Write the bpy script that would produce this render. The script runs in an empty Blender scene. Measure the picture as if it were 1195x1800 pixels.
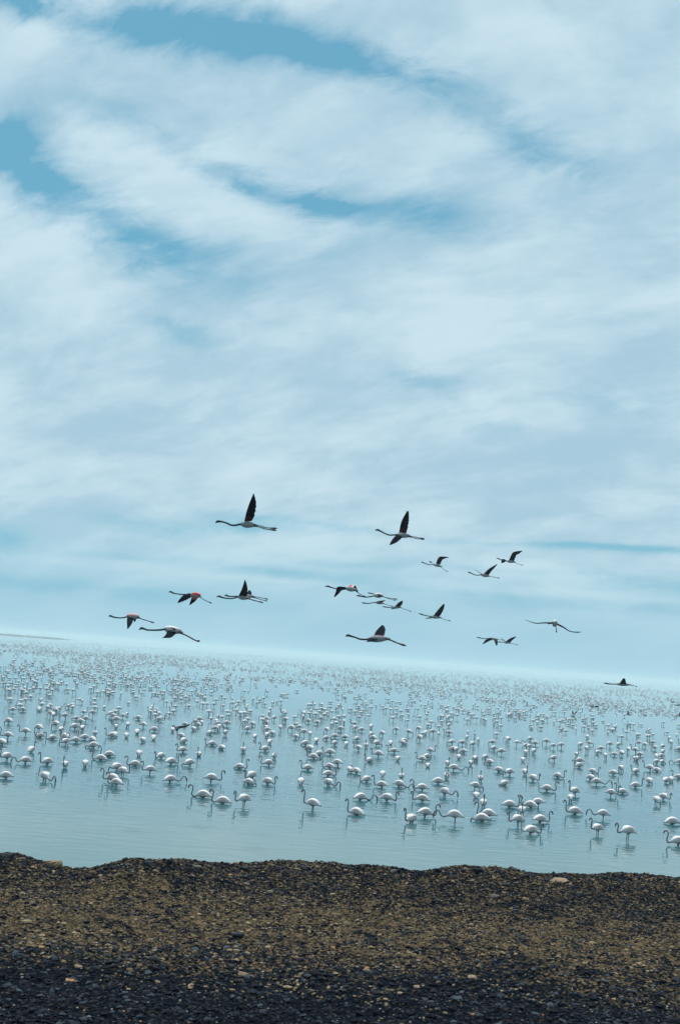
import bpy, math, random
import numpy as np
from mathutils import Vector, Matrix
random.seed(7)
rng = np.random.default_rng(7)
sc = bpy.context.scene
COL = sc.collection

# ------------------------------------------------------------------ camera
PW, PH, F = 1195.0, 1800.0, 2200.0          # photograph size and focal length in its pixels
CAM_H = 5.5
ROLL, PITCH = math.radians(4.36), math.radians(6.58)
cam_pos = Vector((0, 0, CAM_H))
fwd = Vector((0, math.cos(PITCH), math.sin(PITCH)))
r0 = Vector((1, 0, 0)); u0 = r0.cross(fwd)
rt = r0 * math.cos(ROLL) + u0 * math.sin(ROLL)
up = -r0 * math.sin(ROLL) + u0 * math.cos(ROLL)
cd = bpy.data.cameras.new('camera'); cam = bpy.data.objects.new('camera', cd); COL.objects.link(cam)
cd.sensor_fit = 'VERTICAL'; cd.sensor_height = 24.0; cd.lens = F / PH * 24.0
cd.clip_start = 0.1; cd.clip_end = 30000
m = Matrix((rt, up, -fwd)).transposed().to_4x4(); m.translation = cam_pos
cam.matrix_world = m
sc.camera = cam

def ray(px, py):
    return fwd + rt * ((px - PW / 2) / F) - up * ((py - PH / 2) / F)
def at(px, py, depth):
    return cam_pos + ray(px, py) * depth
def on_plane(px, py, z=0.0):
    d = ray(px, py); t = (z - CAM_H) / d.z
    return cam_pos + d * t
def azel(px, py):
    d = ray(px, py).normalized()
    return math.atan2(d.x, d.y), math.asin(d.z)

# ------------------------------------------------------------------ view, world, sun
sc.view_settings.view_transform = 'Standard'; sc.view_settings.look = 'None'
sc.view_settings.exposure = 0.0; sc.view_settings.gamma = 1.0
SUN_EL, SUN_AZ = math.radians(68), math.radians(-22)      # azimuth from +Y towards +X
w = bpy.data.worlds.new("World"); sc.world = w; w.use_nodes = True
nt = w.node_tree; nt.nodes.clear(); N = nt.nodes; K = nt.links

def nmath(t, op, a, b=None, c=None, clamp=False):
    n = t.nodes.new('ShaderNodeMath'); n.operation = op; n.use_clamp = clamp
    for i, v in enumerate((a, b, c)):
        if v is None: continue
        if isinstance(v, (int, float)): n.inputs[i].default_value = v
        else: t.links.new(v, n.inputs[i])
    return n.outputs[0]
def nmix(t, fac, a, b, mode='MIX'):
    n = t.nodes.new('ShaderNodeMix'); n.data_type = 'RGBA'; n.blend_type = mode
    for s, v in ((n.inputs[0], fac), (n.inputs[6], a), (n.inputs[7], b)):
        if isinstance(v, (int, float)): s.default_value = v
        elif isinstance(v, tuple): s.default_value = v if len(v) == 4 else (*v, 1)
        else: t.links.new(v, s)
    return n.outputs[2]
def nnoise(t, vec, scale, detail=4, rough=0.5, dist=0.0, w_=None):
    n = t.nodes.new('ShaderNodeTexNoise'); n.inputs['Scale'].default_value = scale
    n.inputs['Detail'].default_value = detail; n.inputs['Roughness'].default_value = rough
    n.inputs['Distortion'].default_value = dist
    if vec is not None: t.links.new(vec, n.inputs['Vector'])
    return n
def nmap(t, v, a, b, c=0.0, d=1.0, smooth=True):
    n = t.nodes.new('ShaderNodeMapRange'); n.interpolation_type = 'SMOOTHSTEP' if smooth else 'LINEAR'
    t.links.new(v, n.inputs[0])
    for i, x in enumerate((a, b, c, d)): n.inputs[i + 1].default_value = x
    return n.outputs[0]
def ncomb(t, x, y, z=0.0):
    n = t.nodes.new('ShaderNodeCombineXYZ')
    for i, v in enumerate((x, y, z)):
        if isinstance(v, (int, float)): n.inputs[i].default_value = v
        else: t.links.new(v, n.inputs[i])
    return n.outputs[0]

tc = N.new('ShaderNodeTexCoord')
sep = N.new('ShaderNodeSeparateXYZ'); K.new(tc.outputs['Generated'], sep.inputs[0])
az = nmath(nt, 'ARCTAN2', sep.outputs[0], sep.outputs[1])
el = nmath(nt, 'ARCSINE', sep.outputs[2])
elc = nmath(nt, 'MAXIMUM', el, 0.0)
# vector for the cloud noise: direction projected on a cloud layer, softened near the horizon
zz = nmath(nt, 'ADD', nmath(nt, 'MAXIMUM', sep.outputs[2], 0.0), 0.42)
cx = nmath(nt, 'DIVIDE', sep.outputs[0], zz); cy = nmath(nt, 'DIVIDE', sep.outputs[1], zz)
cvec = ncomb(nt, cx, cy, 0.0)
rot = N.new('ShaderNodeVectorRotate'); rot.rotation_type = 'Z_AXIS'; rot.inputs['Angle'].default_value = math.radians(28)
K.new(cvec, rot.inputs[0])
mp = N.new('ShaderNodeMapping'); mp.inputs['Scale'].default_value = (0.75, 1.25, 1.0); K.new(rot.outputs[0], mp.inputs[0])
warp = nnoise(nt, mp.outputs[0], 1.7, 4, 0.55)
wv = N.new('ShaderNodeVectorMath'); wv.operation = 'MULTIPLY_ADD'
K.new(warp.outputs['Color'], wv.inputs[0]); wv.inputs[1].default_value = (0.55, 0.55, 0.0); K.new(mp.outputs[0], wv.inputs[2])
n1 = nnoise(nt, wv.outputs[0], 2.9, 10, 0.60).outputs[0]
wv2 = N.new('ShaderNodeVectorMath'); wv2.operation = 'MULTIPLY_ADD'
K.new(warp.outputs['Color'], wv2.inputs[0]); wv2.inputs[1].default_value = (0.14, 0.14, 0.0); K.new(mp.outputs[0], wv2.inputs[2])
n2 = nnoise(nt, wv2.outputs[0], 7.5, 12, 0.62).outputs[0]
# wobble of az/el so the holes in the cloud have torn edges
wob = nnoise(nt, wv.outputs[0], 4.2, 12, 0.68)
wsep = N.new('ShaderNodeSeparateColor'); K.new(wob.outputs['Color'], wsep.inputs[0])
amp = nmap(nt, el, 0.02, 0.30, 0.012, 0.12)
azw = nmath(nt, 'ADD', az, nmath(nt, 'MULTIPLY', nmath(nt, 'SUBTRACT', wsep.outputs[0], 0.5), amp))
elw = nmath(nt, 'ADD', el, nmath(nt, 'MULTIPLY', nmath(nt, 'SUBTRACT', wsep.outputs[1], 0.5), nmath(nt, 'MULTIPLY', amp, 0.62)))
# (px, py, half width, half height, tilt deg down to the right, strength) of the clear patches
HOLES = [(60, 0, 90, 26, 20, 1.3), (240, 42, 125, 38, 8, 1.0), (400, 50, 140, 50, 10, 1.15), (600, 95, 120, 32, 12, .9), (755, 120, 85, 30, 6, .75),
         (820, 175, 120, 35, 20, .45), (20, 255, 60, 60, 40, .95), (70, 325, 75, 48, 35, .9), (175, 385, 130, 44, 30, .95), (285, 450, 140, 42, 10, .75),
         (310, 575, 100, 28, 10, .5), (200, 225, 90, 50, 20, .35), (350, 290, 110, 32, 20, .6), (440, 328, 65, 24, 15, .65), (590, 365, 75, 30, 5, .95),
         (510, 350, 100, 25, 12, .5), (750, 370, 125, 42, 5, .75), (940, 250, 95, 36, 20, .8), (1010, 290, 60, 22, 20, .3), (570, 450, 110, 40, 0, .15),
         (1100, 700, 95, 26, 8, .35), (750, 665, 75, 20, 8, .35), (860, 740, 70, 24, 10, .25), (1185, 88, 40, 12, -15, -.8),
         (10, 945, 50, 26, 4, .6), (250, 925, 110, 14, 10, .5), (440, 932, 130, 13, 2, .95), (560, 925, 200, 8, 5, .5), (1010, 958, 200, 6, 2, .7), (1150, 968, 110, 8, 3, .8),
         (190, 988, 110, 9, 4, -.7), (460, 1003, 330, 10, 4.4, .8), (620, 990, 90, 7, 2, .5), (1120, 1028, 160, 14, 4, .5), (820, 1030, 330, 8, 3.5, -.5), (480, 1020, 150, 6, 3, -.4),
         (900, 1000, 180, 5, 4, .3), (100, 1030, 320, 16, 4.4, .5), (1000, 1060, 400, 14, 4.4, .4)]
tot = None
for (hx, hy, hw, hh, tilt, st) in HOLES:
    a0, e0 = azel(hx, hy); c_, s_ = math.cos(math.radians(tilt)), math.sin(math.radians(tilt))
    a1, e1 = azel(hx + c_ * hw, hy + s_ * hw); a2, e2 = azel(hx - s_ * hh, hy + c_ * hh)
    M2 = np.linalg.inv(np.array([[a1 - a0, a2 - a0], [e1 - e0, e2 - e0]]))
    da = nmath(nt, 'SUBTRACT', azw, a0); de = nmath(nt, 'SUBTRACT', elw, e0)
    p = nmath(nt, 'ADD', nmath(nt, 'MULTIPLY', da, float(M2[0, 0])), nmath(nt, 'MULTIPLY', de, float(M2[0, 1])))
    q = nmath(nt, 'ADD', nmath(nt, 'MULTIPLY', da, float(M2[1, 0])), nmath(nt, 'MULTIPLY', de, float(M2[1, 1])))
    d2 = nmath(nt, 'ADD', nmath(nt, 'MULTIPLY', p, p), nmath(nt, 'MULTIPLY', q, q))
    g = nmath(nt, 'MULTIPLY', nmath(nt, 'EXPONENT', nmath(nt, 'MULTIPLY', d2, -1.0)), st)
    tot = g if tot is None else nmath(nt, 'ADD', tot, g)
tot = nmath(nt, 'MULTIPLY', tot, nmap(nt, nmath(nt, 'ADD', nmath(nt, 'MULTIPLY', n2, .6), nmath(nt, 'MULTIPLY', n1, .4)), 0.38, 0.60, 0.35, 1.65, smooth=False))
n3 = nnoise(nt, wv2.outputs[0], 24.0, 8, 0.62).outputs[0]
nn = nmath(nt, 'ADD', nmath(nt, 'MULTIPLY', nmath(nt, 'SUBTRACT', n3, 0.5), nmap(nt, el, 0.18, 0.4, 0.2, 1.5)), nmath(nt, 'ADD', nmath(nt, 'MULTIPLY', nmath(nt, 'SUBTRACT', n1, 0.5), 2.4), nmath(nt, 'MULTIPLY', nmath(nt, 'SUBTRACT', n2, 0.5), 1.1)))
nfade = nmath(nt, 'MULTIPLY', nmap(nt, el, 0.03, 0.16, 0.25, 0.8), nmap(nt, el, 0.2, 0.42, 0.75, 1.25))
clear = nmath(nt, 'ADD', tot, nmath(nt, 'MULTIPLY', nn, nmath(nt, 'MULTIPLY', nfade, 0.36)))
clear = nmath(nt, 'ADD', clear, nmap(nt, el, 0.015, 0.10, 0.5, 0.0))        # clearer, hazy air low down
# away from the part of the sky the photograph shows, let the noise alone open the cloud
clear = nmap(nt, clear, 0.02, 1.12, 0.0, 1.0, smooth=False)
sky = N.new('ShaderNodeTexSky'); sky.sky_type = 'NISHITA'; sky.sun_disc = False
sky.sun_elevation = SUN_EL; sky.sun_rotation = SUN_AZ
sky.air_density = 1.0; sky.dust_density = 1.0; sky.ozone_density = 1.0; sky.altitude = 0
skyc = nmix(nt, 1.0, sky.outputs[0], (0.82, 1.20, 1.0), 'MULTIPLY')
# thin haze brightens the blue
blue = nmix(nt, 0.62, skyc, (1.15, 3.9, 6.0))
cloud_l = (5.9, 7.65, 8.6); cloud_d = (4.05, 6.05, 7.3)
cl = nmix(nt, nmap(nt, nmath(nt, 'ADD', nmath(nt, 'MULTIPLY', n1, .5), nmath(nt, 'MULTIPLY', n2, .5)), 0.38, 0.60, 1, 0), cloud_d, cloud_l)
low = (4.4, 6.8, 7.8)
cl = nmix(nt, nmap(nt, el, 0.0, 0.14, 0.75, 0.0), cl, low)
blue = nmix(nt, nmap(nt, el, -0.02, 0.22, 0.9, 0.0), blue, (2.7, 5.5, 7.3))
final = nmix(nt, clear, cl, blue)
bg = N.new('ShaderNodeBackground'); bg.inputs['Strength'].default_value = 0.1
wo = N.new('ShaderNodeOutputWorld'); K.new(final, bg.inputs[0]); K.new(bg.outputs[0], wo.inputs[0])

sl = bpy.data.lights.new('sun', 'SUN'); sl.energy = 4.9; sl.angle = math.radians(5); sl.color = (1.0, 0.97, 0.92)
so = bpy.data.objects.new('sun', sl); COL.objects.link(so)
sd = Vector((math.sin(SUN_AZ) * math.cos(SUN_EL), math.cos(SUN_AZ) * math.cos(SUN_EL), math.sin(SUN_EL)))
so.rotation_euler = sd.to_track_quat('Z', 'Y').to_euler(); so.location = (0, 0, 60)

sc.cycles.max_bounces = 6; sc.cycles.diffuse_bounces = 2; sc.cycles.glossy_bounces = 3
sc.cycles.volume_bounces = 1; sc.cycles.transparent_max_bounces = 6
sc.cycles.sample_clamp_indirect = 6.0

# ------------------------------------------------------------------ helpers
def mat(name, rough=0.8, color=None):
    m_ = bpy.data.materials.new(name); m_.use_nodes = True
    b = m_.node_tree.nodes['Principled BSDF']; b.inputs['Roughness'].default_value = rough
    if color: b.inputs['Base Color'].default_value = (*color, 1)
    return m_, m_.node_tree, b
def tag(o, label=None, cat=None, group=None, kind=None):
    if label: o['label'] = label
    if cat: o['category'] = cat
    if group: o['group'] = group
    if kind: o['kind'] = kind
    return o
def np_mesh(name, V, Fq, cols=None, mats=(), smooth=True, fmat=None):
    """V (n,3); Fq list of int arrays (k,3) or (k,4); cols (n,3) vertex colours."""
    me = bpy.data.meshes.new(name)
    me.vertices.add(len(V)); me.vertices.foreach_set('co', np.asarray(V, np.float32).ravel())
    loops = np.concatenate([f.ravel() for f in Fq]).astype(np.int32)
    sizes = np.concatenate([np.full(len(f), f.shape[1], np.int32) for f in Fq])
    starts = np.concatenate([[0], np.cumsum(sizes)[:-1]]).astype(np.int32)
    me.loops.add(len(loops)); me.loops.foreach_set('vertex_index', loops)
    me.polygons.add(len(sizes)); me.polygons.foreach_set('loop_start', starts); me.polygons.foreach_set('loop_total', sizes)
    me.polygons.foreach_set('use_smooth', np.full(len(sizes), smooth, bool))
    if fmat is not None: me.polygons.foreach_set('material_index', np.asarray(fmat, np.int32))
    me.update(calc_edges=True); me.validate()
    if cols is not None:
        ca = me.color_attributes.new('Col', 'FLOAT_COLOR', 'POINT')
        c4 = np.ones((len(V), 4), np.float32); c4[:, :3] = cols
        ca.data.foreach_set('color', c4.ravel())
    for mm in mats: me.materials.append(mm)
    return me
def link(name, me, loc=(0, 0, 0), rz=0, parent=None):
    o = bpy.data.objects.new(name, me); COL.objects.link(o); o.location = loc; o.rotation_euler = (0, 0, rz)
    if parent: o.parent = parent
    return o
_G = {}
def vnoise(x, y, cell, seed):
    """smooth value noise, -1..1"""
    if seed not in _G: _G[seed] = np.random.default_rng(seed).uniform(-1, 1, (257, 257))
    G = _G[seed]
    fx = x / cell + 1000.37; fy = y / cell + 1000.71
    ix = np.floor(fx).astype(int); iy = np.floor(fy).astype(int)
    tx = fx - ix; ty = fy - iy; tx = tx * tx * (3 - 2 * tx); ty = ty * ty * (3 - 2 * ty)
    a = G[ix % 257, iy % 257]; b = G[(ix + 1) % 257, iy % 257]; c = G[ix % 257, (iy + 1) % 257]; d = G[(ix + 1) % 257, (iy + 1) % 257]
    return (a * (1 - tx) + b * tx) * (1 - ty) + (c * (1 - tx) + d * tx) * ty
def catmull(P, n):
    P = np.asarray(P, float); Q = np.vstack([2 * P[0] - P[1], P, 2 * P[-1] - P[-2]])
    out = []
    segs = len(P) - 1
    for k in range(n):
        t = k / (n - 1) * segs; i = min(int(t), segs - 1); u = t - i
        a, b, c, d = Q[i], Q[i + 1], Q[i + 2], Q[i + 3]
        out.append(0.5 * (2 * b + (c - a) * u + (2 * a - 5 * b + 4 * c - d) * u * u + (3 * b - a - 3 * c + d) * u ** 3))
    return np.array(out)
def loft(P, RW, RH, seg, ref=(0, 1, 0)):
    """closed tube round the path P; RW half width along ref side, RH half height."""
    P = np.asarray(P, float); n = len(P)
    T = np.gradient(P, axis=0); T /= (np.linalg.norm(T, axis=1)[:, None] + 1e-9)
    side = np.array(ref, float); V = []
    for i in range(n):
        side = side - T[i] * np.dot(side, T[i]); side /= (np.linalg.norm(side) + 1e-9)
        nor = np.cross(T[i], side)
        a = np.arange(seg) / seg * 2 * math.pi
        V.append(P[i] + np.outer(np.cos(a), side) * RW[i] + np.outer(np.sin(a), nor) * RH[i])
    V = np.vstack(V)
    q = []
    for i in range(n - 1):
        for j in range(seg):
            k = (j + 1) % seg
            q.append((i * seg + j, i * seg + k, (i + 1) * seg + k, (i + 1) * seg + j))
    V = np.vstack([V, P[0], P[-1]])
    t = [(n * seg, (j + 1) % seg, j) for j in range(seg)] + [(n * seg + 1, (n - 1) * seg + j, (n - 1) * seg + (j + 1) % seg) for j in range(seg)]
    return V, np.array(q, int), np.array(t, int)
class Acc:
    def __init__(s): s.V = []; s.Q = []; s.T = []; s.C = []; s.n = 0
    def add(s, V, Q, T, C):
        s.V.append(V); s.C.append(np.broadcast_to(C, (len(V), 3)))
        if Q is not None and len(Q): s.Q.append(np.asarray(Q) + s.n)
        if T is not None and len(T): s.T.append(np.asarray(T) + s.n)
        s.n += len(V)
    def arrays(s):
        return np.vstack(s.V), (np.vstack(s.Q) if s.Q else np.zeros((0, 4), int)), (np.vstack(s.T) if s.T else np.zeros((0, 3), int)), np.vstack(s.C)
    def mesh(s, name, mats):
        V, Q, T, C = s.arrays(); fs = [f for f in (Q, T) if len(f)]
        return np_mesh(name, V, fs, C, mats)

# ------------------------------------------------------------------ materials
m_bird, t_, b_ = mat('plumage', 0.75)
at_ = t_.nodes.new('ShaderNodeAttribute'); at_.attribute_name = 'Col'
tco = t_.nodes.new('ShaderNodeTexCoord')
fn = nnoise(t_, tco.outputs['Object'], 28, 5, 0.6)
t_.links.new(nmix(t_, 1.0, at_.outputs[0], nmix(t_, fn.outputs[0], (0.8, 0.8, 0.8), (1.05, 1.05, 1.05)), 'MULTIPLY'), b_.inputs['Base Color'])
bmp = t_.nodes.new('ShaderNodeBump'); bmp.inputs['Strength'].default_value = 0.35; bmp.inputs['Distance'].default_value = 0.01
t_.links.new(fn.outputs[0], bmp.inputs['Height']); t_.links.new(bmp.outputs[0], b_.inputs['Normal'])
b_.inputs['Specular IOR Level'].default_value = 0.02

WHITE = (0.72, 0.71, 0.71); NECK_SHADED = (0.17, 0.185, 0.205); PINKW = (0.60, 0.50, 0.49)  # neck really whitish pink: its backlit shade is painted into this grey
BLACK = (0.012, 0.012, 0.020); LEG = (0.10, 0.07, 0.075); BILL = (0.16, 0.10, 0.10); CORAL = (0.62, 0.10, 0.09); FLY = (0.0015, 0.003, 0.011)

# water
m_water, t_, b_ = mat('lake_water', 0.01)
b_.inputs['IOR'].default_value = 1.333
geo = t_.nodes.new('ShaderNodeNewGeometry')
sp = t_.nodes.new('ShaderNodeSeparateXYZ'); t_.links.new(geo.outputs['Position'], sp.inputs[0])
mpa = t_.nodes.new('ShaderNodeMapping'); mpa.inputs['Scale'].default_value = (0.55, 1.35, 1.0); mpa.inputs['Rotation'].default_value = (0, 0, math.radians(8)); t_.links.new(geo.outputs['Position'], mpa.inputs[0])
big = nnoise(t_, geo.outputs['Position'], 0.035, 3, 0.5).outputs[0]
wa = nnoise(t_, mpa.outputs[0], 1.55, 2.0, 0.42, 0.5).outputs[0]
mpb = t_.nodes.new('ShaderNodeMapping'); mpb.inputs['Scale'].default_value = (0.9, 4.2, 1.0); mpb.inputs['Rotation'].default_value = (0, 0, math.radians(-5)); t_.links.new(geo.outputs['Position'], mpb.inputs[0])
wb = nnoise(t_, mpb.outputs[0], 1.1, 2, 0.5, 0.4).outputs[0]
hgt = nmath(t_, 'ADD', nmath(t_, 'MULTIPLY', wa, 1.0), nmath(t_, 'MULTIPLY', wb, 0.10))
prox = nmap(t_, sp.outputs[1], 36, 48, 0.4, 1.0)              # calm strip under the lee of the bank
farc = nmap(t_, sp.outputs[1], 60, 170, 1.0, 0.08)
ampw = nmath(t_, 'MULTIPLY', nmath(t_, 'MULTIPLY', prox, farc), nmap(t_, big, 0.35, 0.65, 0.6, 1.3))
bmp = t_.nodes.new('ShaderNodeBump'); bmp.inputs['Distance'].default_value = 0.040
t_.links.new(nmath(t_, 'MULTIPLY', ampw, 0.75), bmp.inputs['Strength'])
t_.links.new(hgt, bmp.inputs['Height']); t_.links.new(bmp.outputs[0], b_.inputs['Normal'])
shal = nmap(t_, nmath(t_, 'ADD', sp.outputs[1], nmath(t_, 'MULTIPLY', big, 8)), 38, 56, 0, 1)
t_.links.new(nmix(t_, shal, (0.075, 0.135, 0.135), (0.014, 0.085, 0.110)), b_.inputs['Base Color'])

# bank soil + gravel
m_soil, t_, b_ = mat('bank_soil', 1.0)
geo = t_.nodes.new('ShaderNodeNewGeometry')
sp = t_.nodes.new('ShaderNodeSeparateXYZ'); t_.links.new(geo.outputs['Position'], sp.inputs[0])
def tan_mask(t, pos, y, x):
    """how much pale dry earth lies between the stones: a band across the bank"""
    b1 = nnoise(t, pos, 1.1, 4, 0.6).outputs[0]; b2 = nnoise(t, pos, 5.0, 4, 0.65).outputs[0]
    yy = nmath(t, 'ADD', y, nmath(t, 'MULTIPLY', nmath(t, 'SUBTRACT', b1, 0.5), 2.6))
    yy = nmath(t, 'SUBTRACT', yy, nmath(t, 'MULTIPLY', x, 0.10))
    a = nmath(t, 'MULTIPLY', nmap(t, yy, 7.9, 9.7), nmap(t, yy, 10.3, 11.6, 1.0, 0.45))
    return nmath(t, 'MULTIPLY', a, nmap(t, b2, 0.36, 0.6, 0.25, 1.0))
tm = tan_mask(t_, geo.outputs['Position'], sp.outputs[1], sp.outputs[0])
vor = t_.nodes.new('ShaderNodeTexVoronoi'); vor.inputs['Scale'].default_value = 42; t_.links.new(geo.outputs['Position'], vor.inputs['Vector'])
vs = t_.nodes.new('ShaderNodeSeparateColor'); t_.links.new(vor.outputs['Color'], vs.inputs[0])
dark = nmix(t_, vs.outputs[0], (0.0005, 0.002, 0.005), (0.003, 0.007, 0.013))
tanc = nmix(t_, vs.outputs[1], (0.030, 0.024, 0.014), (0.135, 0.10, 0.058))
tmb = nmap(t_, nmath(t_, 'ADD', tm, nmath(t_, 'MULTIPLY', nmath(t_, 'SUBTRACT', vs.outputs[2], 0.5), 0.9)), 0.25, 0.75)
t_.links.new(nmix(t_, tmb, dark, tanc), b_.inputs['Base Color'])
fnz = nnoise(t_, geo.outputs['Position'], 60, 5, 0.65).outputs[0]
bmp = t_.nodes.new('ShaderNodeBump'); bmp.inputs['Strength'].default_value = 0.9; bmp.inputs['Distance'].default_value = 0.02
t_.links.new(nmath(t_, 'ADD', fnz, vor.outputs['Distance']), bmp.inputs['Height']); t_.links.new(bmp.outputs[0], b_.inputs['Normal'])
b_.inputs['Specular IOR Level'].default_value = 0.05

m_stone, t_, b_ = mat('gravel_stone', 0.8)
at_ = t_.nodes.new('ShaderNodeAttribute'); at_.attribute_name = 'Col'
geo = t_.nodes.new('ShaderNodeNewGeometry')
fz = nnoise(t_, geo.outputs['Position'], 90, 4, 0.6).outputs[0]
t_.links.new(nmix(t_, 1.0, at_.outputs[0], nmix(t_, fz, (0.55, 0.55, 0.55), (1.4, 1.4, 1.4)), 'MULTIPLY'), b_.inputs['Base Color'])
bmp = t_.nodes.new('ShaderNodeBump'); bmp.inputs['Strength'].default_value = 0.5; bmp.inputs['Distance'].default_value = 0.006
t_.links.new(fz, bmp.inputs['Height']); t_.links.new(bmp.outputs[0], b_.inputs['Normal'])
b_.inputs['Specular IOR Level'].default_value = 0.12

# ------------------------------------------------------------------ setting: water, bank, far spit
V = np.array([(-6000, -50, 0), (6000, -50, 0), (6000, 7600, 0), (-6000, 7600, 0)], float)
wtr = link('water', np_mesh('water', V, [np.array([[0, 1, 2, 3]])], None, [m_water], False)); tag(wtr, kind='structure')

BANK_Z = 3.4
def crest_y(x): return 12.55 + 0.27 * np.clip(x, -9, 9) + 0.25 * vnoise(x, x * 0 + 3, 1.3, 5) + 0.10 * vnoise(x, x * 0 + 3, 0.4, 6)
def ground_z(x, y):
    c = crest_y(x); s = y - c
    z = BANK_Z + 0.05 * vnoise(x, y, 2.1, 11) + 0.022 * vnoise(x, y, 0.7, 12)
    z += np.exp(-(s + 0.35) ** 2 / 0.35) * (0.03 + 0.07 * vnoise(x, y * 0.4, 0.9, 13) + 0.035 * vnoise(x, y, 0.3, 14))
    g = np.exp(-(s + 0.3) ** 2 / 0.5)
    for bx, bw, bh in ((-3.35, .28, .10), (-2.75, .25, .05), (-1.75, .22, .075), (-1.35, .3, .06), (.15, .5, .03), (1.35, .35, .05), (1.9, .3, .03)):
        z += g * bh * np.exp(-((x - bx) / bw) ** 2)
    z -= np.where(s > 0, s * 0.62 * np.clip(s / 0.6, 0, 1), 0)
    return np.maximum(z, -1.2)
def ground_fine(x, y):
    m_ = 0.012 * np.abs(vnoise(x, y, 0.09, 15)) + 0.009 * vnoise(x, y, 0.045, 16) + 0.006 * vnoise(x, y, 0.022, 17)
    return ground_z(x, y) + m_
xs = np.concatenate([np.linspace(-300, -6, 40)[:-1], np.arange(-6, 6, 0.018), np.linspace(6, 300, 40)])
ys = np.concatenate([np.linspace(-30, 6, 20)[:-1], np.arange(6, 14.6, 0.018), np.linspace(14.6, 24, 20)])
X, Y = np.meshgrid(xs, ys, indexing='xy'); Z = ground_fine(X, Y)
nx, ny = len(xs), len(ys)
idx = np.arange(nx * ny).reshape(ny, nx)
Q = np.stack([idx[:-1, :-1], idx[:-1, 1:], idx[1:, 1:], idx[1:, :-1]], -1).reshape(-1, 4)
gr = link('ground', np_mesh('ground', np.stack([X, Y, Z], -1).reshape(-1, 3), [Q], None, [m_soil], False)); tag(gr, kind='structure')

# loose gravel: one mesh of many small angular stones
phi = (1 + 5 ** .5) / 2
ICO = np.array([(-1, phi, 0), (1, phi, 0), (-1, -phi, 0), (1, -phi, 0), (0, -1, phi), (0, 1, phi), (0, -1, -phi), (0, 1, -phi), (phi, 0, -1), (phi, 0, 1), (-phi, 0, -1), (-phi, 0, 1)], float)
ICO /= np.linalg.norm(ICO[0])
ICOF = np.array([(0, 11, 5), (0, 5, 1), (0, 1, 7), (0, 7, 10), (0, 10, 11), (1, 5, 9), (5, 11, 4), (11, 10, 2), (10, 7, 6), (7, 1, 8), (3, 9, 4), (3, 4, 2), (3, 2, 6), (3, 6, 8), (3, 8, 9), (4, 9, 5), (2, 4, 11), (6, 2, 10), (8, 6, 7), (9, 8, 1)], int)
def stones(n, x, y, size, tone):
    r = size[:, None, None]
    v = ICO[None] * (1 + rng.uniform(-.32, .32, (n, 12, 1))) * np.stack([rng.uniform(.8, 1.35, n), rng.uniform(.6, 1.0, n), rng.uniform(.3, .65, n)], -1)[:, None, :]
    ax = rng.uniform(-.45, .45, n); a = rng.uniform(0, 6.283, n)
    ca, sa = np.cos(ax)[:, None], np.sin(ax)[:, None]
    yv, zv = v[..., 1] * ca - v[..., 2] * sa, v[..., 1] * sa + v[..., 2] * ca
    cb, sb = np.cos(a)[:, None], np.sin(a)[:, None]
    v = np.stack([v[..., 0] * cb - yv * sb, v[..., 0] * sb + yv * cb, zv], -1) * r
    v += np.stack([x, y, ground_fine(x, y) + size * 0.12], -1)[:, None, :]
    f = (ICOF[None] + (np.arange(n) * 12)[:, None, None]).reshape(-1, 3)
    return v.reshape(-1, 3), f, np.repeat(tone, 12, axis=0)
NS = 100000
sy = 6.2 + 8.0 * rng.random(NS) ** 1.05; sx = (rng.random(NS) * 2 - 1) * (1.6 + 0.36 * sy)
cy_ = crest_y(sx); keep = sy < cy_ + 0.5; sx, sy, cy_ = sx[keep], sy[keep], cy_[keep]; n = len(sx)
size = 0.0058 + 0.0052 * rng.pareto(2.6, n); size = np.clip(size, 0.0055, 0.023)
size *= 1 + .3 * (sy < 9.0 + .5 * vnoise(sx, sy, .8, 23))
edge = np.exp(-((sy - cy_ + 0.25) / 0.35) ** 2); size *= 1 + 0.8 * edge * rng.random(n) ** 2
band = np.clip((sy - 0.10 * sx + 0.6 * vnoise(sx, sy, .9, 21) + .4 * vnoise(sx, sy, .35, 24) - 8.1) / 1.7, 0, 1) * (1 - 0.5 * np.clip((sy - 10.3) / 1.3, 0, 1)) * (0.45 + 0.55 * (vnoise(sx, sy, .25, 22) > -.2))
u = rng.random(n)
dk = np.stack([0.0005 + 0.040 * u ** 4, 0.0022 + 0.054 * u ** 4, 0.009 + 0.060 * u ** 4], -1)
tn = np.stack([0.06 + 0.17 * u, 0.048 + 0.125 * u, 0.028 + 0.075 * u], -1)
pick = rng.random(n)
tone = np.where((pick < band * 0.55)[:, None], tn, dk)
pale = (rng.random(n) < 0.03) & (size < 0.012); tone[pale] = np.stack([0.14 + .12 * u, 0.14 + .11 * u, 0.12 + .09 * u], -1)[pale]
org = rng.random(n) < 0.006; tone[org] = (0.26, 0.15, 0.07)
Vs, Fs, Cs = stones(n, sx, sy, size, tone)
gv = link('gravel', np_mesh('gravel', Vs, [Fs], Cs, [m_stone], False))
tag(gv, 'loose dark angular gravel and pale chips covering the bank', 'gravel', kind='stuff')

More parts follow.
